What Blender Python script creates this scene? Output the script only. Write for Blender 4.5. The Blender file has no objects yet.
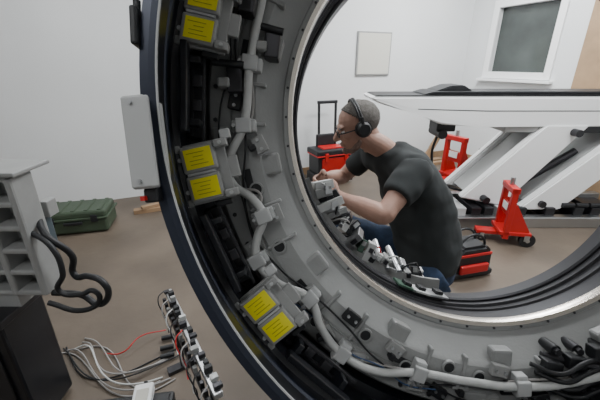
import bpy, bmesh, math, random
from mathutils import Vector, Matrix, Euler
random.seed(4)
D=bpy.data; SC=bpy.context.scene
# ---------------------------------------------------------------- materials
def mat(name,col,rough=.6,metal=0,noise=0,nscale=8,bump=0,bscale=60,emit=0,col2=None,spec=None,coat=0):
    m=D.materials.new(name); m.use_nodes=True
    nt=m.node_tree; b=nt.nodes['Principled BSDF']
    b.inputs['Base Color'].default_value=(*col,1); b.inputs['Roughness'].default_value=rough
    b.inputs['Metallic'].default_value=metal
    if spec is not None: b.inputs['Specular IOR Level'].default_value=spec
    tc=nt.nodes.new('ShaderNodeTexCoord')
    if noise or col2:
        n=nt.nodes.new('ShaderNodeTexNoise'); n.inputs['Scale'].default_value=nscale; n.inputs['Detail'].default_value=6
        nt.links.new(tc.outputs['Object'],n.inputs['Vector'])
        r=nt.nodes.new('ShaderNodeValToRGB')
        c2=col2 if col2 else tuple(max(0,c*(1-noise)) for c in col)
        r.color_ramp.elements[0].position=.35; r.color_ramp.elements[1].position=.68
        r.color_ramp.elements[0].color=(*c2,1); r.color_ramp.elements[1].color=(*col,1)
        nt.links.new(n.outputs['Fac'],r.inputs['Fac']); nt.links.new(r.outputs['Color'],b.inputs['Base Color'])
    if bump:
        n2=nt.nodes.new('ShaderNodeTexNoise'); n2.inputs['Scale'].default_value=bscale; n2.inputs['Detail'].default_value=4
        nt.links.new(tc.outputs['Object'],n2.inputs['Vector'])
        bp=nt.nodes.new('ShaderNodeBump'); bp.inputs['Strength'].default_value=bump; bp.inputs['Distance'].default_value=.01
        nt.links.new(n2.outputs['Fac'],bp.inputs['Height']); nt.links.new(bp.outputs['Normal'],b.inputs['Normal'])
    if emit:
        b.inputs['Emission Color'].default_value=(*col,1); b.inputs['Emission Strength'].default_value=emit
    return m
M_wall=mat('wall_paint',(.73,.745,.75),.9,noise=.05,nscale=1.5,bump=.15,bscale=120)
M_ceil=mat('ceiling_paint',(.8,.8,.8),.9)
M_floor=mat('floor_concrete',(.155,.122,.092),.5,col2=(.092,.072,.054),nscale=1.8,bump=.1,bscale=30)
M_wood=mat('wood_pine',(.36,.23,.13),.6,noise=.3,nscale=6)
M_gray=mat('casting_gray_paint',(.285,.292,.288),.34,noise=.12,nscale=9,bump=.08,bscale=150)
M_gray2=mat('bracket_gray_paint',(.30,.305,.30),.40,noise=.1,nscale=20)
M_ltgray=mat('light_gray_metal',(.44,.45,.45),.42)
M_black=mat('black_rubber',(.010,.011,.013),.5)
M_blackg=mat('black_gloss',(.008,.009,.012),.3)
M_navy=mat('navy_anodised_plate',(.026,.032,.050),.35,metal=.4)
M_steel=mat('machined_steel',(.72,.67,.60),.25,metal=1)
M_alu=mat('aluminium',(.5,.51,.52),.35,metal=1)
M_dkmet=mat('dark_metal',(.05,.05,.055),.35,metal=.7)
M_yel=mat('yellow_label',(.82,.74,.02),.5)
M_ink=mat('label_ink',(.30,.27,.02),.6)
M_white=mat('white_enamel',(.88,.89,.89),.35)
M_white2=mat('white_plastic',(.55,.56,.55),.4)
M_cond=mat('gray_conduit_plastic',(.50,.51,.50),.5,noise=.1,nscale=40)
M_cable=mat('gray_cable',(.3,.29,.28),.5)
M_red=mat('red_paint',(.48,.012,.012),.35)
M_green=mat('olive_green_plastic',(.050,.075,.045),.5,noise=.15,nscale=10)
M_skin=mat('skin',(.42,.245,.185),.55,noise=.18,nscale=18,bump=.1,bscale=160)
M_stub=mat('gray_stubble',(.24,.165,.135),.8,noise=.35,nscale=120,bump=.4,bscale=300)
M_hair=mat('gray_hair',(.16,.148,.137),.85,col2=(.10,.09,.08),nscale=70,bump=.6,bscale=260)
M_shirt=mat('charcoal_cotton',(.026,.030,.031),.95,noise=.12,nscale=8,bump=.15,bscale=9)
M_jean=mat('blue_denim',(.025,.048,.10),.85,noise=.4,nscale=30,bump=.4,bscale=18)
M_eye=mat('eye_white',(.7,.7,.68),.3)
M_pcb=mat('green_pcb',(.04,.09,.06),.4)
M_blue=mat('blue_plastic',(.04,.09,.2),.4)
M_glass=mat('dark_window_glass',(.085,.10,.095),.12,noise=.5,nscale=1.5)
M_paper=mat('cream_paper',(.60,.59,.53),.8)
M_door=mat('oak_door_veneer',(.40,.27,.16),.5,noise=.25,nscale=5)
M_lamp=mat('lamp_diffuser',(1,1,1),.5,emit=6)

# ---------------------------------------------------------------- helpers
def empty(name,loc=(0,0,0),rot=(0,0,0),parent=None):
    o=D.objects.new(name,None); o.location=loc; o.rotation_euler=rot; o.empty_display_size=.1
    SC.collection.objects.link(o)
    if parent: o.parent=parent
    return o
def finish(bm,name,m,parent=None,loc=(0,0,0),rot=(0,0,0),smooth=False,M=None):
    bmesh.ops.recalc_face_normals(bm,faces=bm.faces)
    me=D.meshes.new(name); bm.to_mesh(me); bm.free()
    for k in (m if isinstance(m,(list,tuple)) else [m]): me.materials.append(k)
    if smooth:
        for p in me.polygons: p.use_smooth=True
    o=D.objects.new(name,me); SC.collection.objects.link(o)
    if M is not None: o.matrix_local=M
    else: o.location=loc; o.rotation_euler=rot
    if parent: o.parent=parent
    return o
def addbox(bm,c,s,M=None,bev=0,mi=0,seg=2):
    T=Matrix.Translation(c)@Matrix.Diagonal((*s,1))
    if M is not None: T=M@T
    r=bmesh.ops.create_cube(bm,size=1,matrix=T)
    vs=r['verts']; fs=set(f for v in vs for f in v.link_faces)
    for f in fs: f.material_index=mi
    if bev:
        es=set(e for v in vs for e in v.link_edges)
        rr=bmesh.ops.bevel(bm,geom=list(es),offset=bev,segments=seg,affect='EDGES',profile=.5)
        for f in rr['faces']: f.material_index=mi
def addcyl(bm,p0,p1,r0,r1=None,seg=20,mi=0,cap=True):
    p0=Vector(p0);p1=Vector(p1); r1=r0 if r1 is None else r1
    d=p1-p0; q=d.to_track_quat('Z','Y').to_matrix().to_4x4()
    T=Matrix.Translation((p0+p1)/2)@q
    r=bmesh.ops.create_cone(bm,cap_ends=cap,segments=seg,radius1=r0,radius2=r1,depth=d.length,matrix=T)
    for f in set(f for v in r['verts'] for f in v.link_faces): f.material_index=mi
def addell(bm,c,s,R=None,seg=20,mi=0):
    T=Matrix.Translation(c)
    if R is not None: T=T@R.to_4x4()
    T=T@Matrix.Diagonal((*s,1))
    r=bmesh.ops.create_uvsphere(bm,u_segments=seg,v_segments=seg//2+2,radius=1,matrix=T)
    for f in set(f for v in r['verts'] for f in v.link_faces): f.material_index=mi
def addpoly(bm,pts,y0,y1,mi=0,bev=0):
    a=[bm.verts.new((p[0],y0,p[1])) for p in pts]; b=[bm.verts.new((p[0],y1,p[1])) for p in pts]
    n=len(pts); fs=[bm.faces.new(a),bm.faces.new(b[::-1])]
    for i in range(n): fs.append(bm.faces.new((a[i],b[i],b[(i+1)%n],a[(i+1)%n])))
    for f in fs: f.material_index=mi
    if bev:
        es=set(e for f in fs for e in f.edges)
        rr=bmesh.ops.bevel(bm,geom=list(es),offset=bev,segments=2,affect='EDGES')
        for f in rr['faces']: f.material_index=mi
def loft(bm,pts,rad,side=(0,1,0),n=20,mi=0):
    pts=[Vector(p) for p in pts]; rad=[r if isinstance(r,(tuple,list)) else (r,r) for r in rad]
    P=[];R=[]
    N=len(pts)
    for i in range(N-1):
        p0=pts[max(i-1,0)];p1=pts[i];p2=pts[i+1];p3=pts[min(i+2,N-1)]
        for k in range(4):
            t=k/4
            P.append(.5*((2*p1)+(p2-p0)*t+(2*p0-5*p1+4*p2-p3)*t*t+(3*p1-p0-3*p2+p3)*t**3))
            s=t*t*(3-2*t)
            R.append((rad[i][0]*(1-s)+rad[i+1][0]*s,rad[i][1]*(1-s)+rad[i+1][1]*s))
    P.append(pts[-1]);R.append(rad[-1])
    rings=[]
    s=Vector(side)
    for i,p in enumerate(P):
        t=(P[min(i+1,len(P)-1)]-P[max(i-1,0)]).normalized()
        sd=(s-t*s.dot(t)).normalized(); up=t.cross(sd)
        rings.append([bm.verts.new(p+sd*R[i][0]*math.cos(a)+up*R[i][1]*math.sin(a)) for a in [2*math.pi*k/n for k in range(n)]])
    fs=[]
    for i in range(len(rings)-1):
        for k in range(n):
            fs.append(bm.faces.new((rings[i][k],rings[i][(k+1)%n],rings[i+1][(k+1)%n],rings[i+1][k])))
    fs.append(bm.faces.new(rings[0][::-1])); fs.append(bm.faces.new(rings[-1]))
    for f in fs: f.material_index=mi
def tube(name,pts,r,m,parent=None,res=8):
    cu=D.curves.new(name,'CURVE'); cu.dimensions='3D'; cu.bevel_depth=r; cu.bevel_resolution=3; cu.resolution_u=res; cu.use_fill_caps=True
    sp=cu.splines.new('BEZIER'); sp.bezier_points.add(len(pts)-1)
    for i,p in enumerate(pts):
        b=sp.bezier_points[i]; b.co=p; b.handle_left_type=b.handle_right_type='AUTO'
    cu.materials.append(m)
    o=D.objects.new(name,cu); SC.collection.objects.link(o)
    if parent: o.parent=parent
    return o
def remesh(o,vox,sm=4,fac=.5):
    m=o.modifiers.new('r','REMESH'); m.mode='VOXEL'; m.voxel_size=vox; m.use_smooth_shade=True
    s=o.modifiers.new('s','SMOOTH'); s.iterations=sm; s.factor=fac
V=Vector
# ---------------------------------------------------------------- room (frame aligned with the back wall)
RZ=math.radians(23.57); CO=Vector((2.36,5.25,0))
RMx=Matrix.Translation(CO)@Matrix.Rotation(RZ,4,'Z')   # local x = a, local y = -b
H=2.9
def roombox(name,a0,a1,b0,b1,z0,z1,m,bev=0):
    bm=bmesh.new(); addbox(bm,((a0+a1)/2,-(b0+b1)/2,(z0+z1)/2),(a1-a0,b1-b0,z1-z0),bev=bev)
    return finish(bm,name,m,M=RMx)
roombox('floor',-7.7,.1,-.1,6.6,-.1,0,M_floor)
roombox('ceiling',-7.7,.1,-.1,6.6,H,H+.1,M_ceil)
roombox('wall_back',-7.7,.1,-.1,0,0,H,M_wall)
roombox('wall_left',-7.7,-7.6,0,6.5,0,H,M_wall)
roombox('wall_front',-7.7,.1,6.5,6.6,0,H,M_wall)
bm=bmesh.new()
wb0,wb1,wz0,wz1=.42,1.16,1.24,1.99
for b0,b1,z0,z1 in ((0,wb0,0,H),(wb1,6.5,0,H),(wb0,wb1,0,wz0),(wb0,wb1,wz1,H)):
    addbox(bm,(.05,-(b0+b1)/2,(z0+z1)/2),(.1,b1-b0,z1-z0))
finish(bm,'wall_right',M_wall,M=RMx)
w=empty('window_1'); w.matrix_local=RMx
bm=bmesh.new()
for b0,b1,z0,z1 in ((wb0-.08,wb0,wz0-.08,wz1+.08),(wb1,wb1+.08,wz0-.08,wz1+.08),(wb0,wb1,wz0-.08,wz0),(wb0,wb1,wz1,wz1+.08)):
    addbox(bm,(0,-(b0+b1)/2,(z0+z1)/2),(.05,b1-b0,z1-z0),bev=.004)
addbox(bm,(-.03,-(wb0+wb1)/2,wz0-.1),(.09,wb1-wb0+.24,.03),bev=.004)
finish(bm,'frame',M_white,w)
bm=bmesh.new(); addbox(bm,(.06,-(wb0+wb1)/2,(wz0+wz1)/2),(.01,wb1-wb0,wz1-wz0)); finish(bm,'glass',M_glass,w)
bm=bmesh.new(); addbox(bm,(-.022,-1.93,1.05),(.04,.86,2.1),bev=.004)
addcyl(bm,(-.05,-1.60,1.0),(-.09,-1.60,1.0),.012,mi=1); addcyl(bm,(-.09,-1.60,1.0),(-.09,-1.72,1.0),.01,mi=1)
finish(bm,'door_1',[M_door,M_alu],M=RMx)
roombox('baseboard_back',-2.6,0,0,.018,0,.09,M_wood)
roombox('baseboard_right',-.018,0,.02,1.5,0,.09,M_wood)
bm=bmesh.new()
pc=-1.58
addbox(bm,(pc,-.012,1.45),(.50,.02,.50),mi=0,bev=.003); addbox(bm,(pc,-.024,1.45),(.465,.006,.465),mi=1)
finish(bm,'framed_notice',[M_gray2,M_paper],M=RMx)
bm=bmesh.new()
addbox(bm,(-.55,-.16,.20),(.09,.03,.46),M=Matrix.Translation((-.55,-.16,.2))@Matrix.Rotation(.55,4,'Y')@Matrix.Translation((.55,.16,-.2)),bev=.003)
addbox(bm,(-.85,-.22,.025),(.9,.09,.05),bev=.003)
addbox(bm,(-.70,-.33,.02),(.7,.07,.04),bev=.003)
finish(bm,'timber_boards',M_wood,M=RMx)

def troffer(x,y,e,sx=1.2,sy=.6):
    o=empty('ceiling_light',(x,y,H-.03),(0,0,RZ))
    bm=bmesh.new(); addbox(bm,(0,0,0),(sx+.06,sy+.06,.05),bev=.004); finish(bm,'housing',M_white,o)
    bm=bmesh.new(); addbox(bm,(0,0,-.028),(sx,sy,.006)); finish(bm,'diffuser',M_lamp,o)
    l=D.lights.new('tube_light','AREA'); l.shape='RECTANGLE'; l.size=sx; l.size_y=sy; l.energy=e; l.color=(.96,.985,1)
    lo=D.objects.new('tube_light',l); SC.collection.objects.link(lo); lo.parent=o; lo.location=(0,0,-.05)
troffer(1.7,3.6,80); troffer(-1.2,2.2,28); troffer(1.4,1.9,60); troffer(-.9,-.6,9); troffer(2.6,.6,26)
wd=D.worlds.new('world'); SC.world=wd; wd.use_nodes=True
wd.node_tree.nodes['Background'].inputs[0].default_value=(.7,.75,.8,1); wd.node_tree.nodes['Background'].inputs[1].default_value=.3

# ---------------------------------------------------------------- CT gantry (tilted)
GL=(.4675,.861,1.213); GR=(math.radians(73),0,0)
G=empty('ct_scanner_gantry',GL,GR)
D0=.85
def g(r,phi,d):
    a=math.radians(phi); return Vector((r*math.cos(a),r*math.sin(a),D0-d))
def revolve(name,prof,m,seg=192,closed=False,smooth=True,a0=0,a1=360):
    bm=bmesh.new(); full=(a1-a0)>=360; n=seg if full else seg+1
    R=[[bm.verts.new(g(r,a0+(a1-a0)*k/seg,d)) for k in range(n)] for r,d in prof]
    L=len(R)
    for i in range(L if closed else L-1):
        for k in range(seg):
            k2=(k+1)%n
            bm.faces.new((R[i][k],R[i][k2],R[(i+1)%L][k2],R[(i+1)%L][k]))
    if not full and closed:
        bm.faces.new([R[i][0] for i in range(L)]); bm.faces.new([R[i][-1] for i in range(L)])
    o=finish(bm,name,m,G,smooth=smooth)
    if smooth:
        e=o.modifiers.new('es','EDGE_SPLIT'); e.split_angle=math.radians(25)
    return o
revolve('outer_rim_plate',[(.664,.470),(.664,.463),(.674,.462),(.675,.465),(.688,.466),(.688,.50),(.684,.50),(.684,.474)],M_navy,closed=True)
revolve('outer_rim_edge',[(.6625,.4655),(.6625,.462),(.6645,.4615),(.6645,.465)],M_ltgray,closed=True)
revolve('outer_shell',[(.688,.50),(.703,.56),(.702,.91),(.50,.945),(.50,.935),(.695,.90),(.697,.56),(.684,.50)],M_dkmet,closed=True)
revolve('belt_channel_wall',[(.684,.476),(.676,.49),(.680,.53),(.694,.545),(.696,.60),(.686,.605),(.686,.64),(.696,.645),(.696,.70),(.676,.705),(.676,.755),(.69,.76)],M_blackg)
revolve('slip_track',[(.694,.545),(.687,.555),(.687,.562),(.694,.57)],M_navy,closed=True)
revolve('main_casting',[(.676,.755),(.666,.755),(.661,.712),(.654,.704),(.612,.704),(.610,.709),(.606,.709),(.604,.705),(.560,.706),(.550,.714),(.514,.775),(.508,.780),(.505,.777),(.494,.777),(.494,.80),(.50,.90),(.676,.905)],M_gray,closed=True)
revolve('machined_bore_lip',[(.495,.775),(.486,.779),(.4845,.783),(.4845,.80),(.496,.80),(.496,.782)],M_steel,closed=True)
revolve('bore_liner',[(.494,.80),(.4855,.801),(.4855,.825),(.490,.828),(.490,.85),(.485,.853),(.486,.86),(.491,.862),(.491,.88),(.484,.883),(.484,.90),(.478,.903),(.478,.935),(.50,.94)],M_dkmet)
revolve('rear_bearing_ring',[(.479,.90),(.475,.905),(.475,.945),(.50,.945),(.50,.90)],M_dkmet,closed=True)
SP=25.6; A0=191.0; IDX=list(range(-1,13))
bm=bmesh.new()
for i in IDX:
    ph=A0-12.5+SP*i
    for off,w_ in ((-4.2,.008),(4.2,.008)):
        Mx=Matrix.Rotation(math.radians(ph+off),4,'Z')
        addbox(bm,(.575,0,D0-.712),(.07,w_,.020),M=Mx,bev=.003)
    Mx=Matrix.Rotation(math.radians(ph+7),4,'Z')
    addbox(bm,(.634,0,D0-.706),(.034,.06,.016),M=Mx,bev=.004)
    Mx=Matrix.Rotation(math.radians(ph+13),4,'Z')
    addbox(bm,(.545,0,D0-.724),(.05,.045,.03),M=Mx,bev=.006)
finish(bm,'casting_ribs',M_gray,G)
bm=bmesh.new()
for i in range(60):
    ph=i*6+1.5
    addcyl(bm,g(.642,ph,.706),g(.642,ph,.698),.0048,seg=6)
for i in range(48):
    addcyl(bm,g(.4995,i*7.5,.785),g(.4995,i*7.5,.775),.003,seg=10)
finish(bm,'casting_bolts',M_dkmet,G)
ports=((196,.582),(172,.588),(236,.580),(247,.60),(256,.572),(263,.582),(272,.60),(285,.58),(300,.585),(183,.575),(209,.585),(226,.625))
bm=bmesh.new()
for ph,r in ports: addcyl(bm,g(r,ph,.72),g(r,ph,.7025),.0125,seg=24)
for i in IDX:
    Mx=Matrix.Rotation(math.radians(A0+3+SP*i),4,'Z'); addbox(bm,(.592,0,D0-.7035),(.016,.05,.003),M=Mx,bev=.0012)
finish(bm,'casting_ports',M_black,G)
bm=bmesh.new()
for ph,r in ports:
    Mx=Matrix.Translation(g(r,ph,.7035)); R0=[]
    for rr,zz in ((.0115,0),(.0115,.003),(.015,.003),(.016,-.006)):
        R0.append([bm.verts.new(Mx@Vector((rr*math.cos(2*math.pi*k/24),rr*math.sin(2*math.pi*k/24),zz))) for k in range(24)])
    for i in range(3):
        for k in range(24): bm.faces.new((R0[i][k],R0[i][(k+1)%24],R0[i+1][(k+1)%24],R0[i+1][k]))
finish(bm,'port_collars',M_gray,G)
bm=bmesh.new()
for i in IDX:
    if i==2: continue
    ph=A0+SP*i+(1.5 if i==-1 else 0)
    Mx=Matrix.Translation(g(.652,ph,.606))@Matrix.Rotation(math.radians(ph+180),4,'Z')@Matrix.Rotation(math.radians(4),4,'Y')@Matrix.Rotation(math.radians(2),4,'Z')@Matrix.Scale(.99,4)
    addbox(bm,(.0,0,-.012),(.088,.112,.010),M=Mx,bev=.002)
    addbox(bm,(-.004,.027,0),(.062,.049,.020),M=Mx,bev=.004)
    addbox(bm,(-.004,-.027,0),(.062,.049,.020),M=Mx,bev=.004)
    for s in (1,-1):
        addbox(bm,(-.003,s*.027,.0105),(.049,.036,.0015),M=Mx,mi=1)
        for q in range(4): addbox(bm,(-.003-.004*(q%2),s*.027+.007*(q-1.5),.0114),(.032-.007*(q%3),.0011,.0004),M=Mx,mi=2)
        addbox(bm,(.040,s*.046,.002),(.024,.014,.024),M=Mx,bev=.002)
        addbox(bm,(-.038,s*.050,-.004),(.010,.014,.016),M=Mx,bev=.002)
        addcyl(bm,Mx@Vector((.040,s*.046,.014)),Mx@Vector((.040,s*.046,.018)),.0035,seg=8,mi=3)
        addcyl(bm,Mx@Vector((-.038,s*.03,-.01)),Mx@Vector((-.038,s*.03,.004)),.004,seg=12,mi=3)
    addbox(bm,(-.004,0,.004),(.05,.004,.01),M=Mx,mi=3)
    addbox(bm,(.01,0,-.055),(.03,.05,.08),M=Mx,mi=4)
    addbox(bm,(.049,0,-.016),(.026,.04,.012),M=Mx,mi=0,bev=.002)
    addbox(bm,(.05,.062,-.014),(.02,.018,.014),M=Mx,mi=3,bev=.002); addbox(bm,(.02,-.062,-.010),(.03,.01,.016),M=Mx,mi=4,bev=.002)
finish(bm,'power_modules',[M_gray2,M_yel,M_ink,M_ltgray,M_black],G)
bm=bmesh.new()
for i in IDX:
    ph=A0+SP/2+SP*i
    Mx=Matrix.Translation(g(.668,ph,.66))@Matrix.Rotation(math.radians(ph+180),4,'Z')@Matrix.Rotation(math.radians(8),4,'Y')
    addbox(bm,(0,0,0),(.034,.165,.02),M=Mx,bev=.004)
    addbox(bm,(-.006,0,.012),(.005,.15,.006),M=Mx,mi=1)
    addbox(bm,(.016,0,.014),(.006,.18,.014),M=Mx,mi=1,bev=.001)
    addbox(bm,(-.008,0,.075),(.012,.15,.03),M=Mx,mi=0,bev=.002)
    for s in (-.055,.055): addbox(bm,(0,s,.03),(.03,.012,.05),M=Mx,mi=0,bev=.002)
    for s in (-.02,.025): addbox(bm,(.004,s,.016),(.018,.022,.016),M=Mx,mi=1,bev=.002)
finish(bm,'channel_beams',[M_blackg,M_dkmet],G)
cp=[(-.50,.36),(-.53,.26),(-.5435,.205),(-.5675,.091),(-.5815,-.031),(-.612,-.101),(-.608,-.145),(-.5635,-.181),(-.5435,-.215),(-.5575,-.265),(-.5575,-.309),(-.5175,-.355),(-.4475,-.391),(-.4225,-.455),(-.378,-.512),(-.3075,-.551),(-.2115,-.556),(-.1075,-.575),(.0125,-.588),(.1325,-.575),(.30,-.51),(.42,-.42)]
tube('wire_conduit',[(x,y,D0-.684) for x,y in cp],.0088,M_cond,G)
tube('wire_conduit_thin',[(x+.016*math.sin(i*2.1),y+.014*math.cos(i*1.7),D0-.692) for i,(x,y) in enumerate(cp)],.0028,M_cable,G)
tube('black_sense_wire',[g(.60+.02*math.sin(i*1.3),150+9*i,.692) for i in range(17)],.0022,M_black,G)
tube('black_sense_wire',[g(.625+.012*math.sin(i*1.9+1),156+8*i,.690) for i in range(18)],.002,M_black,G)
tube('blue_sense_wire',[g(.625+.008*math.sin(i*2.3),212+6*i,.69) for i in range(8)],.0015,M_blue,G)
bm=bmesh.new()
def clip(x,y):
    a=math.atan2(y,x); Mx=Matrix.Translation((x,y,D0-.692))@Matrix.Rotation(a,4,'Z')@Matrix.Scale(1.15,4)
    addbox(bm,(0,0,-.002),(.042,.022,.020),M=Mx,bev=.003)
    addbox(bm,(0,0,.012),(.028,.026,.010),M=Mx,bev=.003)
    addcyl(bm,Mx@Vector((.016,0,.01)),Mx@Vector((.016,0,.020)),.004,seg=8,mi=1)
for k in (1,3,4,8,10,12,14,16,18,20): clip(*cp[k])
finish(bm,'conduit_clamps',[M_ltgray,M_alu],G)
bm=bmesh.new()
for n_,(ph,r) in enumerate(((221,.59),(231,.565),(237,.63),(243,.572),(250,.628),(255,.63),(259,.60),(266,.635),(267,.56),(276,.63),(280,.61),(202,.56),(187,.555),(178,.60),(207,.635),(229,.625))):
    Mx=Matrix.Translation(g(r,ph,.70))@Matrix.Rotation(math.radians(ph+10*((n_*7)%5-2)),4,'Z')
    addbox(bm,(0,0,0),(.026,.036,.016),M=Mx,mi=(0,1,3,0)[n_%4],bev=.002)
    for s in (-.01,.01): addcyl(bm,Mx@V((0,s,.007)),Mx@V((0,s,.012)),.0035,seg=8,mi=2)
    if n_%3==0: addbox(bm,(.016,.0,.008),(.014,.012,.02),M=Mx,mi=1,bev=.002)
finish(bm,'terminal_blocks',[M_gray2,M_black,M_alu,M_gray2],G)
bm=bmesh.new()
for ph,r,mi in ((281,.530,0),(286,.54,1),(291,.55,0)):
    addcyl(bm,g(r,ph,.75),g(r,ph,.71),.012,seg=20,mi=mi); addcyl(bm,g(r,ph,.71),g(r,ph,.70),.008,seg=6,mi=1)
addcyl(bm,g(.585,282,.692),g(.60,292,.692),.010,mi=0); addcyl(bm,g(.54,278,.72),g(.575,288,.69),.008,mi=1)
for ph,r,mi in ((284,.555,0),(288.5,.60,1),(292,.57,0),(278.5,.555,0),(282.5,.625,1),(287,.635,0),(290,.55,0),(291,.62,1)):
    Mx=Matrix.Translation(g(r,ph,.70))@Matrix.Rotation(math.radians(ph+70),4,'Z'); addbox(bm,(0,0,0),(.040,.028,.03),M=Mx,bev=.003,mi=mi)
for ph,r in ((269.5,.605),(274,.605)):
    Mx=Matrix.Translation(g(r,ph,.701))@Matrix.Rotation(math.radians(ph+90),4,'Z')
    addbox(bm,(0,0,0),(.035,.022,.008),M=Mx,mi=0,bev=.002); addbox(bm,(0,0,.005),(.026,.004,.001),M=Mx,mi=2)
finish(bm,'hydraulic_fittings',[M_black,M_dkmet,M_white],G)
for i in range(4):
    tube('black_hose',[g(.545+.02*i,274+i,.70),g(.56+.02*i,279+i,.675),g(.55+.024*i,285,.68),g(.57+.02*i,291+i,.70)],.005,M_black,G)
bm=bmesh.new()
for ph,r,d in ((160,.60,.67),(150,.60,.67),(165.5,.54,.71),(174,.60,.69)):
    Mx=Matrix.Translation(g(r,ph,d))@Matrix.Rotation(math.radians(ph+8),4,'Z')
    addbox(bm,(0,0,0),(.03,.06,.04),M=Mx,bev=.003,mi=0); addbox(bm,(.02,.012,.015),(.022,.018,.03),M=Mx,bev=.003,mi=1)
    addcyl(bm,Mx@Vector((-.02,-.02,.02)),Mx@Vector((.04,-.028,.022)),.007,mi=2)
finish(bm,'cable_brackets',[M_dkmet,M_gray2,M_black],G)
bm=bmesh.new(); ms=[M_white2,M_gray2,M_alu,M_pcb,M_blue,M_black,M_dkmet,M_yel]
for i in range(26):
    ph=203+2.7*i+random.uniform(-.6,.6)
    if ph>262: break
    k=1.0 if ph<228 else .72
    Mx=Matrix.Translation(g((.445 if ph<228 else .462)+random.uniform(-.014,.010),ph,1.06+random.uniform(-.03,.03)))@Matrix.Rotation(math.radians(ph+random.uniform(-18,18)),4,'Z')@Matrix.Rotation(random.uniform(-.3,.3),4,'Y')
    mi=[0,1,5,0,2,1,6,0,5,2,1,3,0,5][i%14]
    s=(random.uniform(.045,.085)*k,random.uniform(.018,.028),random.uniform(.03,.07)*k)
    addbox(bm,(0,0,0),s,M=Mx,mi=mi,bev=.002)
    addbox(bm,(-.012*k,0,s[2]/2+.003),(.02*k,.012,.008),M=Mx,mi=random.choice([0,5,2,1,6]))
    if i%3==0: addcyl(bm,Mx@Vector((0,.01,0)),Mx@Vector((0,.01,.05)),.006,mi=2)
for ph in (240,247): addcyl(bm,g(.42,ph,1.14),g(.465,ph+3,1.02),.010,mi=2)
finish(bm,'rear_electronics',ms,G)
revolve('rear_mount_arc',[(.462,1.02),(.462,1.035),(.53,1.035),(.53,1.02)],M_gray2,closed=True,a0=198,a1=266,seg=60,smooth=False)
bm=bmesh.new()
for ph in (200,212,226,240,254,264): addcyl(bm,g(.50,ph,.935),g(.50,ph,1.03),.01)
finish(bm,'rear_standoffs',M_alu,G)
for i in range(7):
    ph=200+8.5*i
    tube('rear_wire',[g(.465,ph,1.05),g(.425,ph+3,1.02),g(.435,ph+7,1.05),g(.47,ph+10,1.06)],.0025,[M_white2,M_black,M_cable,M_black,M_red,M_white2,M_black][i],G)
bm=bmesh.new()
for ph,mi in ((248,3),(253,0),(259,2)):
    Mx=Matrix.Translation(g(.472,ph,.91))@Matrix.Rotation(math.radians(ph+90),4,'Z')
    addbox(bm,(0,0,0),(.05,.005,.06),M=Mx,mi=mi); addbox(bm,(.005,.006,0),(.02,.010,.03),M=Mx,mi=5)
finish(bm,'bore_boards',ms,G)
bm=bmesh.new()
Mx=Matrix.Translation(g(.685,187,.455))@Matrix.Rotation(math.radians(5),4,'Z')
addbox(bm,(-.004,0,-.022),(.030,.125,.066),M=Mx,bev=.003)
addbox(bm,(.0,.0,.012),(.036,.12,.006),M=Mx,bev=.002,mi=0)
for s in (-1,1): addcyl(bm,Mx@Vector((-.005,s*.052,.01)),Mx@Vector((-.005,s*.052,.018)),.003,seg=8,mi=1)
addbox(bm,(.002,-.072,-.01),(.02,.02,.03),M=Mx,mi=2,bev=.003); addbox(bm,(-.006,-.075,.008),(.006,.006,.01),M=Mx,mi=3)
finish(bm,'drive_controller_box',[M_ltgray,M_alu,M_black,M_red],G)
bm=bmesh.new()
Mx=Matrix.Translation(g(.693,174,.47)); addbox(bm,(0,0,0),(.010,.05,.03),M=Mx,bev=.003); addcyl(bm,Mx@Vector((0,.02,0)),Mx@Vector((0,.036,0)),.005)
finish(bm,'latch_handle',M_black,G)
inv=(Matrix.Translation(GL)@Euler(GR).to_matrix().to_4x4()).inverted()
bm=bmesh.new()
addbox(bm,(.5,.80,.06),(1.2,.5,.12),M=inv,bev=.01)
addbox(bm,(.5,.80,.27),(.7,.24,.36),M=inv,bev=.01)
addbox(bm,(1.26,.90,.62),(.10,.3,1.1),M=inv,bev=.01)
finish(bm,'gantry_base',M_gray,G)

# ---------------------------------------------------------------- man
o_=Vector((.6,1.55,0)); man=empty('kneeling_technician_man',o_)
def fm(bm,name,m,smooth=True):
    bmesh.ops.translate(bm,verts=bm.verts,vec=-o_)
    return finish(bm,name,m,man,smooth=smooth)
LS=V((.52,1.47,.895));RS=V((.39,1.83,.895));LE=V((.352,1.30,.755));RE=V((.25,1.92,.72));LW=V((.180,1.43,.785));RW=V((.12,1.70,.79))
def hand(bm,w,f,n,l):
    f=f.normalized(); l=(l-f*l.dot(f)).normalized(); n=n-f*n.dot(f); n=(n-l*n.dot(l)).normalized()
    loft(bm,[w-f*.01,w+f*.02,w+f*.055,w+f*.088],[(.028,.022),(.032,.018),(.040,.015),(.036,.012)],side=l,n=16)
    for i,(off,L,r) in enumerate(((.030,.072,.0088),(.010,.080,.0092),(-.011,.074,.0088),(-.030,.058,.0078))):
        p=w+f*.075+l*off; ang=.25+.08*i; pts=[p]; q=w+f*.09+l*off*1.08; pts.append(q)
        for seg in (.45,.32,.26):
            dvec=f*math.cos(ang)+n*math.sin(ang)+l*off*1.5
            q=q+dvec.normalized()*L*seg; pts.append(q); ang+=.5
        loft(bm,pts,[r,r*1.02,r*.98,r*.9,r*.72],side=l,n=10)
    p=w+f*.022+l*.026; t=[p,p+(l*.8+f*.6+n*.35)*.032,p+(l*.75+f*1.0+n*.7)*.048,p+(l*.6+f*1.3+n*1.0)*.060]
    loft(bm,t,[.013,.0115,.0105,.008],side=n,n=10)
    return w+f*.10+n*.022, l
bm=bmesh.new(); grips=[]
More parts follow.
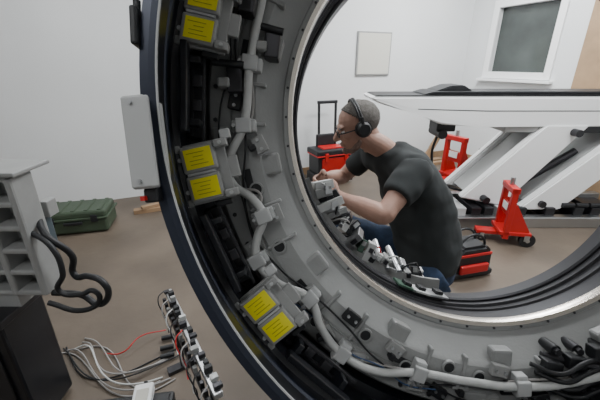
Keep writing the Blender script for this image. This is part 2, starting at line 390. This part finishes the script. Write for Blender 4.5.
for S_,E,W,sd,tgt,l in ((LS,LE,LW,1,V((.090,1.48,.795)),V((.1,.35,.9))),(RS,RE,RW,-1,V((.06,1.60,.79)),V((0,-.3,.9)))):
    loft(bm,[S_.lerp(E,.2),S_.lerp(E,.5),S_.lerp(E,.85),E,E.lerp(W,.2),E.lerp(W,.45),E.lerp(W,.8),W],[.050,.049,.043,.041,.045,.042,.031,.027],n=18)
    f=(tgt-W); n=f.cross(l)*(1 if sd>0 else -1)
    grips.append(hand(bm,W,f,n,l))
loft(bm,[V((.47,1.655,.90)),V((.415,1.655,.955)),V((.335,1.66,1.00)),V((.30,1.66,1.03))],[.062,.056,.056,.055])
o=fm(bm,'arms_and_neck',M_skin); remesh(o,.0042,3)
gp,gl=grips[0]; gl=gl.normalized()
bm=bmesh.new(); addcyl(bm,gp+gl*.045-o_,gp-gl*.050-o_,.011,.009,seg=16,mi=0); addcyl(bm,gp-gl*.050-o_,gp-gl*.15-o_,.003,seg=10,mi=1); addcyl(bm,gp+gl*.045-o_,gp+gl*.055-o_,.011,.007,seg=16,mi=2)
finish(bm,'held_screwdriver',[M_black,M_alu,M_red],man)
bm=bmesh.new()
lat=V((.34,-.94,0))
loft(bm,[V((.675,1.575,.36)),V((.668,1.575,.43)),V((.65,1.575,.53)),V((.605,1.59,.66)),V((.56,1.60,.76)),V((.505,1.63,.86)),V((.455,1.65,.925)),V((.432,1.652,.95))],
     [(.185,.150),(.19,.155),(.19,.152),(.195,.148),(.205,.142),(.20,.118),(.13,.085),(.066,.064)],side=lat,n=28)
for S_,E in ((LS,LE),(RS,RE)):
    c=V((.47,1.645,.88))
    loft(bm,[c,c.lerp(S_,.6),S_,S_.lerp(E,.3),S_.lerp(E,.62)],[.10,.088,.075,.068,.066],n=20)
o=fm(bm,'tshirt',M_shirt); remesh(o,.008,8)
tx=D.textures.new('folds','CLOUDS'); tx.noise_scale=.13; tx.noise_depth=1
dm=o.modifiers.new('d','DISPLACE'); dm.texture=tx; dm.strength=.036; dm.mid_level=.5
bm=bmesh.new()
LH=V((.67,1.46,.36));RH=V((.62,1.66,.37));LK=V((.41,1.37,.11));RK=V((.27,1.72,.49));LA=V((.80,1.42,.10));RA=V((.25,1.76,.10))
loft(bm,[V((.665,1.57,.48)),V((.67,1.57,.40)),V((.67,1.57,.32)),V((.66,1.57,.27))],[(.165,.135),(.18,.15),(.17,.145),(.12,.11)],side=lat,n=24)
loft(bm,[LH+V((.02,0,0)),LH.lerp(LK,.3),LH.lerp(LK,.7),LK],[.115,.105,.085,.072],n=20)
loft(bm,[LK,LK.lerp(LA,.3),LK.lerp(LA,.7),LA],[.070,.075,.066,.058],n=20)
loft(bm,[RH+V((.02,0,0)),RH.lerp(RK,.3),RH.lerp(RK,.7),RK],[.11,.10,.08,.07],n=20)
loft(bm,[RK,RK.lerp(RA,.3),RK.lerp(RA,.7),RA],[.068,.072,.062,.056],n=20)
addell(bm,LK,(.072,.072,.072)); addell(bm,RK,(.072,.072,.072))
o=fm(bm,'jeans',M_jean); remesh(o,.008,5)
dm=o.modifiers.new('d','DISPLACE'); dm.texture=tx; dm.strength=.018; dm.mid_level=.5
bm=bmesh.new()
loft(bm,[V((.25,1.76,.14)),V((.25,1.76,.09)),V((.24,1.765,.05))],[.05,.05,.048]); loft(bm,[V((.30,1.755,.04)),V((.2,1.765,.045)),V((.10,1.78,.04)),V((.05,1.785,.035))],[(.04,.038),(.045,.044),(.048,.038),(.035,.026)],side=(0,1,0))
loft(bm,[V((.79,1.42,.10)),V((.86,1.42,.10)),V((.88,1.42,.06))],[.05,.048,.045]); loft(bm,[V((.90,1.42,.14)),V((.89,1.42,.09)),V((.87,1.42,.05)),V((.83,1.42,.03))],[(.04,.035),(.045,.04),(.045,.036),(.035,.026)],side=(0,1,0))
o=fm(bm,'boots',M_black); remesh(o,.008,3)
# head : local x forward, y left, z up
hf=V((-.93,-.10,-.28)).normalized(); hl=V((.10,-.99,.0)); hl=(hl-hf*hl.dot(hf)).normalized(); hu=hf.cross(hl)
if hu.z<0: hu=-hu
HM=Matrix.Translation(V((.278,1.664,1.062))-o_)@Matrix((hf,hl,hu)).transposed().to_4x4()
bm=bmesh.new()
addell(bm,(-.012,0,.030),(.100,.076,.088))
addell(bm,(.030,0,-.020),(.066,.062,.080))
loft(bm,[(.03,0,-.03),(.045,0,-.07),(.058,0,-.10)],[(.058,.055),(.048,.045),(.028,.028)],side=(0,1,0))
addell(bm,(.078,0,-.100),(.020,.022,.018))
addell(bm,(.078,0,.026),(.016,.050,.014))
loft(bm,[(.088,0,.018),(.100,0,.0),(.116,0,-.024),(.108,0,-.036)],[.008,.010,.014,.009],side=(0,1,0),n=12)
for s in (1,-1):
    addell(bm,(.103,s*.011,-.030),(.011,.008,.008)); addell(bm,(.064,s*.042,-.018),(.022,.018,.020)); addell(bm,(.012,s*.0,-.075),(.045,.05,.03))
    addell(bm,(-.012,s*.077,-.004),(.018,.010,.032))
addell(bm,(.090,0,-.058),(.013,.024,.006)); addell(bm,(.089,0,-.069),(.013,.021,.006))
loft(bm,[(-.03,0,-.02),(-.045,0,-.07),(-.06,0,-.12)],[.058,.056,.056],side=(0,1,0))
o=finish(bm,'head',M_skin,man,M=HM,smooth=True); remesh(o,.0032,4,.4)
# short stubble along the jaw and chin
bm=bmesh.new()
loft(bm,[(.010,0,-.055),(.035,0,-.078),(.060,0,-.098),(.074,0,-.106)],[(.060,.030),(.055,.032),(.036,.026),(.020,.016)],side=(0,1,0))
addell(bm,(.080,0,-.098),(.021,.024,.018))
o=finish(bm,'jaw_stubble',M_stub,man,M=HM,smooth=True); remesh(o,.0035,4,.4)
bm=bmesh.new(); bmesh.ops.create_uvsphere(bm,u_segments=72,v_segments=60,radius=1,matrix=Matrix.Translation((-.014,0,.033))@Matrix.Diagonal((.1045,.0795,.0905,1)))
def hairline(v):
    x,y,z=v.co
    lim=.030+max(0,(x+.01))*1.05
    if x<-.03: lim=-.050+(x+.03)*.2
    elif x<.010: lim=-.050+(x+.03)/.040*.080
    return z<lim
bmesh.ops.delete(bm,geom=[v for v in bm.verts if hairline(v)],context='VERTS')
o=finish(bm,'short_gray_hair',M_hair,man,M=HM,smooth=True)
sm=o.modifiers.new('so','SOLIDIFY'); sm.thickness=.008
tx2=D.textures.new('hairn','CLOUDS'); tx2.noise_scale=.02
dm=o.modifiers.new('d','DISPLACE'); dm.texture=tx2; dm.strength=.005; dm.mid_level=.4
bm=bmesh.new()
for s in (1,-1):
    addell(bm,(.077,s*.031,.004),(.011,.012,.009),mi=0); addell(bm,(.0865,s*.031,.003),(.003,.005,.005),mi=1)
    addell(bm,(.090,s*.031,.022),(.006,.018,.004),mi=2); addell(bm,(.082,s*.031,.012),(.009,.013,.004),mi=3)
finish(bm,'eyes',[M_eye,M_black,M_hair,M_skin],man,M=HM,smooth=True)
bm=bmesh.new()
for s in (1,-1):
    pts=[V((.104,s*.032+.022*math.cos(a),.0+.016*math.sin(a))) for a in [2*math.pi*k/16 for k in range(17)]]
    for a,b in zip(pts,pts[1:]): addcyl(bm,a,b,.0022,seg=8)
    addcyl(bm,(.104,s*.054,.004),(.08,s*.073,.006),.003,seg=8); addcyl(bm,(.08,s*.073,.006),(-.01,s*.080,.006),.003,seg=8)
addcyl(bm,(.105,-.010,.004),(.105,.010,.004),.0025,seg=8)
finish(bm,'glasses',M_black,man,M=HM)
bm=bmesh.new()
for s in (1,-1):
    addcyl(bm,(-.008,s*.070,.0),(-.008,s*.092,.0),.038,.038,seg=28); addcyl(bm,(-.008,s*.092,.0),(-.008,s*.106,.0),.035,.026,seg=28)
    addbox(bm,(-.008,s*.098,.035),(.014,.012,.05),bev=.003)
pts=[V((-.008,.100*math.cos(a),.02+.112*math.sin(a))) for a in [math.pi*(.07+.86*k/20) for k in range(21)]]
for a,b in zip(pts,pts[1:]):
    addcyl(bm,a,b,.007,seg=10); addcyl(bm,a+V((.01,0,0)),b+V((.01,0,0)),.006,seg=10)
finish(bm,'headphones',M_black,man,M=HM,smooth=False)
bm=bmesh.new(); addbox(bm,(0,0,0),(.09,.05,.03),bev=.003); addbox(bm,(0,0,.017),(.06,.03,.006),mi=1); addcyl(bm,(-.06,0,0),(.0,0,0),.008,mi=2)
finish(bm,'held_circuit_module',[M_gray2,M_pcb,M_alu],man,loc=V((.070,1.50,.755))-o_,rot=(.2,.3,.9))

# ---------------------------------------------------------------- patient table
T=empty('patient_table',(0,3.02,0))
bm=bmesh.new()
addpoly(bm,[(.56,1.085),(.58,1.10),(3.1,1.10),(3.1,.86),(1.45,.86),(1.15,.88),(.86,1.0),(.62,1.05)],-.21,.21,bev=.015)
finish(bm,'table_cradle',M_white,T)
bm=bmesh.new(); addpoly(bm,[(.60,1.10),(.62,1.108),(3.1,1.112),(3.1,1.10)],-.20,.20,bev=.003)
addpoly(bm,[(1.0,1.112),(1.08,1.135),(3.1,1.135),(3.1,1.112)],-.17,.17,bev=.008)
addpoly(bm,[(1.12,1.135),(1.24,1.175),(1.34,1.18),(1.42,1.135)],-.10,.16,bev=.008)
addpoly(bm,[(.95,1.0),(1.5,.985),(3.1,.985),(3.1,.992),(1.5,.992),(.95,1.006)],-.2115,.2115)
finish(bm,'black_mattress_pad',M_black,T)
bm=bmesh.new()
addpoly(bm,[(2.02,.88),(2.38,.88),(1.80,.16),(1.42,.24)],-.22,-.14,bev=.012)
addpoly(bm,[(2.02,.88),(2.38,.88),(1.80,.16),(1.42,.24)],.14,.22,bev=.012)
addpoly(bm,[(2.08,.88),(2.34,.88),(1.76,.20),(1.50,.26)],-.14,.14,bev=.005,mi=1)
addpoly(bm,[(2.62,.80),(2.95,.80),(2.30,.14),(1.92,.14)],-.26,-.18,bev=.012)
addpoly(bm,[(2.62,.80),(2.95,.80),(2.30,.14),(1.92,.14)],.18,.26,bev=.012)
addpoly(bm,[(2.66,.80),(2.9,.80),(2.26,.2),(2.0,.2)],-.16,.16,bev=.005,mi=1)
finish(bm,'scissor_lift_arms',[M_white,M_ltgray],T)
bm=bmesh.new()
addbox(bm,(2.3,0,.84),(1.2,.36,.06),bev=.01); addbox(bm,(1.25,0,.84),(.16,.2,.08),bev=.01,mi=1); addcyl(bm,(1.22,-.12,.78),(1.22,.12,.78),.04,mi=1)
addbox(bm,(2.45,-.19,.835),(.9,.03,.05),bev=.004,mi=1)
for y in (-.30,.30): addbox(bm,(2.15,y,.05),(1.9,.08,.10),bev=.008,mi=2)
addbox(bm,(2.15,0,.03),(1.8,.55,.05),mi=3)
for x,mi in ((1.30,1),(1.42,0),(1.55,3),(1.66,1),(1.78,0),(1.95,1),(2.2,3),(2.45,1),(2.6,3)): addbox(bm,(x,-.12,.12),(.08,.34,.10),bev=.006,mi=mi)
for x,z in ((1.62,.24),(2.12,.2),(2.25,.82),(2.75,.76)): addcyl(bm,(x,-.29,z),(x,.29,z),.03,mi=3)
addcyl(bm,(1.75,-.05,.14),(2.45,-.05,.62),.035,mi=3)
addbox(bm,(2.05,.33,.35),(.5,.05,.4),bev=.01,mi=1)
for x in (2.3,2.42,2.54): addcyl(bm,(x,-.27,.19),(x+.1,-.27,.19),.02,mi=1)
finish(bm,'table_base_frame',[M_ltgray,M_black,M_alu,M_dkmet],T)
tube('table_cable',[(1.3,.15,.80),(1.28,.2,.5),(1.40,.2,.25),(1.62,-.0,.2)],.012,M_black,T)

# ---------------------------------------------------------------- red dollies
def dolly(loc,rz,s=1.0):
    e=empty('red_transport_dolly',loc,(0,0,rz)); e.scale=(s,s,s)
    bm=bmesh.new()
    for y in (-.10,.10):
        addbox(bm,(-.02,y,.28),(.045,.04,.44),bev=.004)
        addpoly(bm,[(-.04,.10),(.15,.10),(.15,.14),(.02,.36),(-.04,.36)],y-.006,y+.006)
    addbox(bm,(-.02,0,.48),(.06,.24,.045),bev=.004); addbox(bm,(-.02,0,.30),(.02,.2,.10),bev=.002); addbox(bm,(.05,0,.11),(.24,.24,.03),bev=.004)
    addbox(bm,(-.12,0,.075),(.2,.09,.03),bev=.003)
    finish(bm,'red_frame',M_red,e)
    bm=bmesh.new()
    for y in (-.10,.10):
        addcyl(bm,(.15,y-.016,.06),(.15,y+.016,.06),.06,seg=28); addcyl(bm,(-.18,y*.5-.012,.035),(-.18,y*.5+.012,.035),.035,seg=24)
    finish(bm,'wheels',M_black,e)
    bm=bmesh.new()
    for y in (-.10,.10):
        for q in (-.02,.02): addbox(bm,(.14,y+q,.08),(.04,.004,.05))
        addcyl(bm,(.15,y-.024,.06),(.15,y+.024,.06),.016)
    for q in (-.03,.03): addbox(bm,(-.18,q*2.2,.05),(.03,.004,.05))
    addcyl(bm,(-.02,0,.48),(-.02,0,.56),.018); addbox(bm,(-.034,0,.32),(.004,.1,.06),mi=1)
    finish(bm,'steel_hardware',[M_alu,M_white],e)
dolly((1.66,2.48,0),math.radians(-12),.95)
dolly((1.80,3.85,0),math.radians(25),1.15)

e=empty('rolling_tool_case',(.36,3.95,0),(0,0,RZ)); e.scale=(1.05,1.05,1.05)
bm=bmesh.new(); addbox(bm,(0,0,.24),(.42,.26,.22),bev=.015,mi=1); addbox(bm,(0,0,.375),(.46,.28,.06),bev=.012,mi=1); addbox(bm,(0,-.02,.345),(.47,.27,.012),bev=.003,mi=0); addbox(bm,(0,0,.08),(.46,.28,.10),bev=.012,mi=1)
addbox(bm,(0,-.135,.24),(.34,.02,.16),bev=.006,mi=0)
for x in (-.12,.12): addbox(bm,(x,-.148,.33),(.04,.02,.09),bev=.004,mi=0)
addbox(bm,(0,0,.41),(.26,.14,.02),bev=.006,mi=0)
for x in (-.19,.19): addcyl(bm,(x-.02,.12,.05),(x+.02,.12,.05),.05,mi=1)
for x in (-.08,.13): addcyl(bm,(x,.13,.3),(x,.15,.87),.015,mi=1)
addbox(bm,(.025,.15,.88),(.25,.03,.035),bev=.008,mi=1); addbox(bm,(-.02,.10,.47),(.22,.04,.14),bev=.01,mi=1)
finish(bm,'case_body',[M_red,M_black],e)
e=empty('red_tool_bag',(1.13,2.02,0),(0,0,math.radians(15))); e.scale=(.9,.9,.9)
bm=bmesh.new(); addpoly(bm,[(-.17,.01),(.17,.01),(.16,.20),(.10,.26),(-.10,.26),(-.16,.20)],-.10,.10,bev=.02,mi=1)
addbox(bm,(0,-.11,.09),(.24,.03,.07),bev=.01,mi=0); addbox(bm,(0,0,.035),(.36,.22,.05),bev=.015,mi=1); addbox(bm,(0,-.103,.20),(.28,.012,.02),bev=.003,mi=0)
for y in (-.05,.05):
    pts=[V((.11*math.cos(a),y,.24+.10*math.sin(a))) for a in [math.pi*k/12 for k in range(13)]]
    for a,b in zip(pts,pts[1:]): addcyl(bm,a,b,.009,seg=10,mi=1)
finish(bm,'bag_body',[M_red,M_black],e)
e=empty('black_tool_case',(1.22,3.62,0),(0,0,.3))
bm=bmesh.new(); addbox(bm,(0,0,.11),(.45,.30,.20),bev=.015); addbox(bm,(0,0,.15),(.47,.32,.02),bev=.004,mi=1); addbox(bm,(0,-.17,.13),(.12,.02,.03),bev=.004,mi=1)
for x in (-.15,.15): addbox(bm,(x,-.165,.15),(.04,.02,.05),bev=.003,mi=1)
finish(bm,'case_body',[M_black,M_ltgray],e)
e=empty('green_hard_case',(-1.92,2.70,0),(0,0,math.radians(14)))
bm=bmesh.new(); addbox(bm,(0,0,.075),(.50,.30,.13),bev=.02); addbox(bm,(0,0,.17),(.50,.30,.07),bev=.02); addbox(bm,(0,0,.14),(.53,.33,.016),bev=.004)
for x in (-.2,-.1,0,.1,.2): addbox(bm,(x,0,.205),(.03,.27,.014),bev=.004)
for x in (-.16,.16): addbox(bm,(x,-.16,.14),(.05,.02,.06),bev=.004,mi=1)
addbox(bm,(0,-.17,.11),(.14,.02,.025),bev=.005,mi=1)
finish(bm,'case_shell',[M_green,M_black],e)
bm=bmesh.new()
addbox(bm,(0,0,.02),(.30,.07,.04),bev=.003); addbox(bm,(.03,.0,.055),(.22,.05,.03),M=Matrix.Rotation(.3,4,'Z'),bev=.003)
finish(bm,'wood_offcuts',M_wood,loc=(-1.46,3.05,0),rot=(0,0,.4))

# ---------------------------------------------------------------- left equipment
E0=V((-1.09,1.02,0)); E=empty('equipment_cart',E0)
bm=bmesh.new(); addbox(bm,(-.07,-.02,.27),(.30,.20,.50),bev=.01); addbox(bm,(-.07,-.02,.53),(.32,.22,.03),bev=.005,mi=1)
for x in (-.17,.03):
    for y in (-.09,.05): addcyl(bm,(x,y-.01,.025),(x,y+.01,.025),.025)
addbox(bm,(-.07,-.125,.30),(.22,.01,.36),bev=.003,mi=1); addbox(bm,(-.07,-.135,.44),(.12,.015,.015),bev=.003)
finish(bm,'cabinet',[M_blackg,M_dkmet],E)
bm=bmesh.new()
x0,x1,z0,z1=-.10,.20,.60,1.02
addbox(bm,(.05,.04,.81),(.30,.02,.43))
for z in [z0+.005+i*.083 for i in range(6)]: addbox(bm,(.05,-.0,z),(.30,.09,.020),bev=.006)
for x in (-.10,0.0,.10,.20): addbox(bm,(x,0,.81),(.024,.095,.43),bev=.008)
addbox(bm,(.06,.02,1.04),(.36,.16,.014),bev=.004); addbox(bm,(.06,-.03,1.06),(.1,.08,.03),bev=.004); addbox(bm,(.0,0,.57),(.2,.08,.05),mi=0)
finish(bm,'slotted_gray_housing',M_gray2,E)
bm=bmesh.new(); addbox(bm,(.04,.10,.655),(.12,.04,.22),bev=.006); addbox(bm,(.12,.10,.78),(.10,.05,.16),bev=.006)
addbox(bm,(.19,.10,.87),(.03,.05,.06),mi=1,bev=.004)
finish(bm,'blue_gray_unit',[mat('blue_gray',(.06,.085,.10),.5),M_gray2],E)
def L(p): return V(p)-E0
tube('black_cable_loom',[L((-.90,1.06,.86)),L((-.84,1.0,.82)),L((-.79,1.02,.73)),L((-.80,1.02,.65)),L((-.74,1.0,.66)),L((-.68,.98,.65)),L((-.67,.98,.60)),L((-.71,.98,.555)),L((-.78,1.0,.58)),L((-.88,1.0,.59))],.011,M_black,E)
tube('black_cable_loom',[L((-.90,1.0,.84)),L((-.82,.98,.79)),L((-.80,.97,.69)),L((-.83,.97,.62)),L((-.76,.97,.605)),L((-.71,.97,.62)),L((-.70,.97,.58)),L((-.76,.96,.545)),L((-.88,.97,.57))],.009,M_black,E)

K=empty('electronics_rail_stand',(-.42,1.0,0),(0,0,math.atan2(-.50,.33)))
bm=bmesh.new()
for x in (-.25,.25): addbox(bm,(x,0,.20),(.02,.02,.40),bev=.003,mi=6); addbox(bm,(x,0,.01),(.04,.14,.02),mi=6)
addbox(bm,(0,0,.40),(.62,.030,.022),bev=.003,mi=2); addbox(bm,(0,-.02,.33),(.58,.016,.016),bev=.003,mi=6)
for i in range(17):
    x=-.29+.036*i; s=(random.uniform(.012,.026),random.uniform(.016,.030),random.uniform(.010,.026))
    addbox(bm,(x,random.uniform(-.01,.01),.41+s[2]/2),s,mi=[6,5,1,6,5,5,0,6,5][i%9],bev=.002)
    addbox(bm,(x,-.024,.37),(.016,.014,.024),mi=[6,5,1,5,6][i%5],bev=.002)
finish(bm,'rail_parts',ms,K)
for i in range(9):
    x=-.28+.07*i
    tube('rail_wire',[(x,-.02,.43),(x+.02,-.05,.42),(x+.05,-.045,.35),(x+.03,-.035,.30),(x+.07,-.04,.26)],.0025,[M_black,M_cable,M_white2,M_black,M_red,M_cable,M_black,M_black,M_cable][i],K)

e=empty('dark_equipment_case',(-.64,.86,0),(0,0,.15))
bm=bmesh.new(); addbox(bm,(0,0,.06),(.30,.22,.12),bev=.01); addbox(bm,(0,0,.122),(.27,.19,.01),bev=.002)
addbox(bm,(0,-.113,.07),(.1,.012,.02),bev=.003,mi=1)
finish(bm,'case_shell',[M_black,M_alu],e)
bm=bmesh.new(); addbox(bm,(0,0,.02),(.07,.16,.04),bev=.006); addbox(bm,(0,0,.042),(.045,.10,.002),mi=1); addcyl(bm,(0,.08,.02),(0,.10,.02),.008,mi=2)
finish(bm,'power_adapter',[M_white,M_paper,M_black],loc=(-.60,.905,.128),rot=(0,0,.25))
C=empty('floor_cable_bundle',(-.92,1.25,0))
for i in range(8):
    o=[]; n=11; ph=random.uniform(0,6)
    for k in range(n):
        t=k/(n-1)
        o.append((-.24+.55*t+.04*math.sin(ph+3*t), .12*math.sin(ph*.3+4.6*t+i*.22)+.014*i-.08, .006+.03*math.sin(math.pi*t)*(i%3)))
    tube('cable',o,.0035,[M_cable,M_cable,M_white2,M_cable,M_black,M_cable,M_black,M_cable][i],C)
tube('red_cable',[(.20,.18,.02),(.10,.10,.05),(.05,.02,.03),(-.05,.03,.01)],.003,M_red,C)
bm=bmesh.new()
for p in ((.22,.05,.02),(.24,0.0,.02),(.2,.12,.02)): addcyl(bm,p,(p[0]+.06,p[1]+.02,p[2]),.012)
finish(bm,'connectors',M_black,C)

cam=D.cameras.new('camera'); co=D.objects.new('camera',cam); SC.collection.objects.link(co)
co.location=(0,0,1.35); co.rotation_euler=(math.radians(68),0,0); cam.sensor_width=36; cam.lens=20.4; cam.clip_start=.02
SC.camera=co
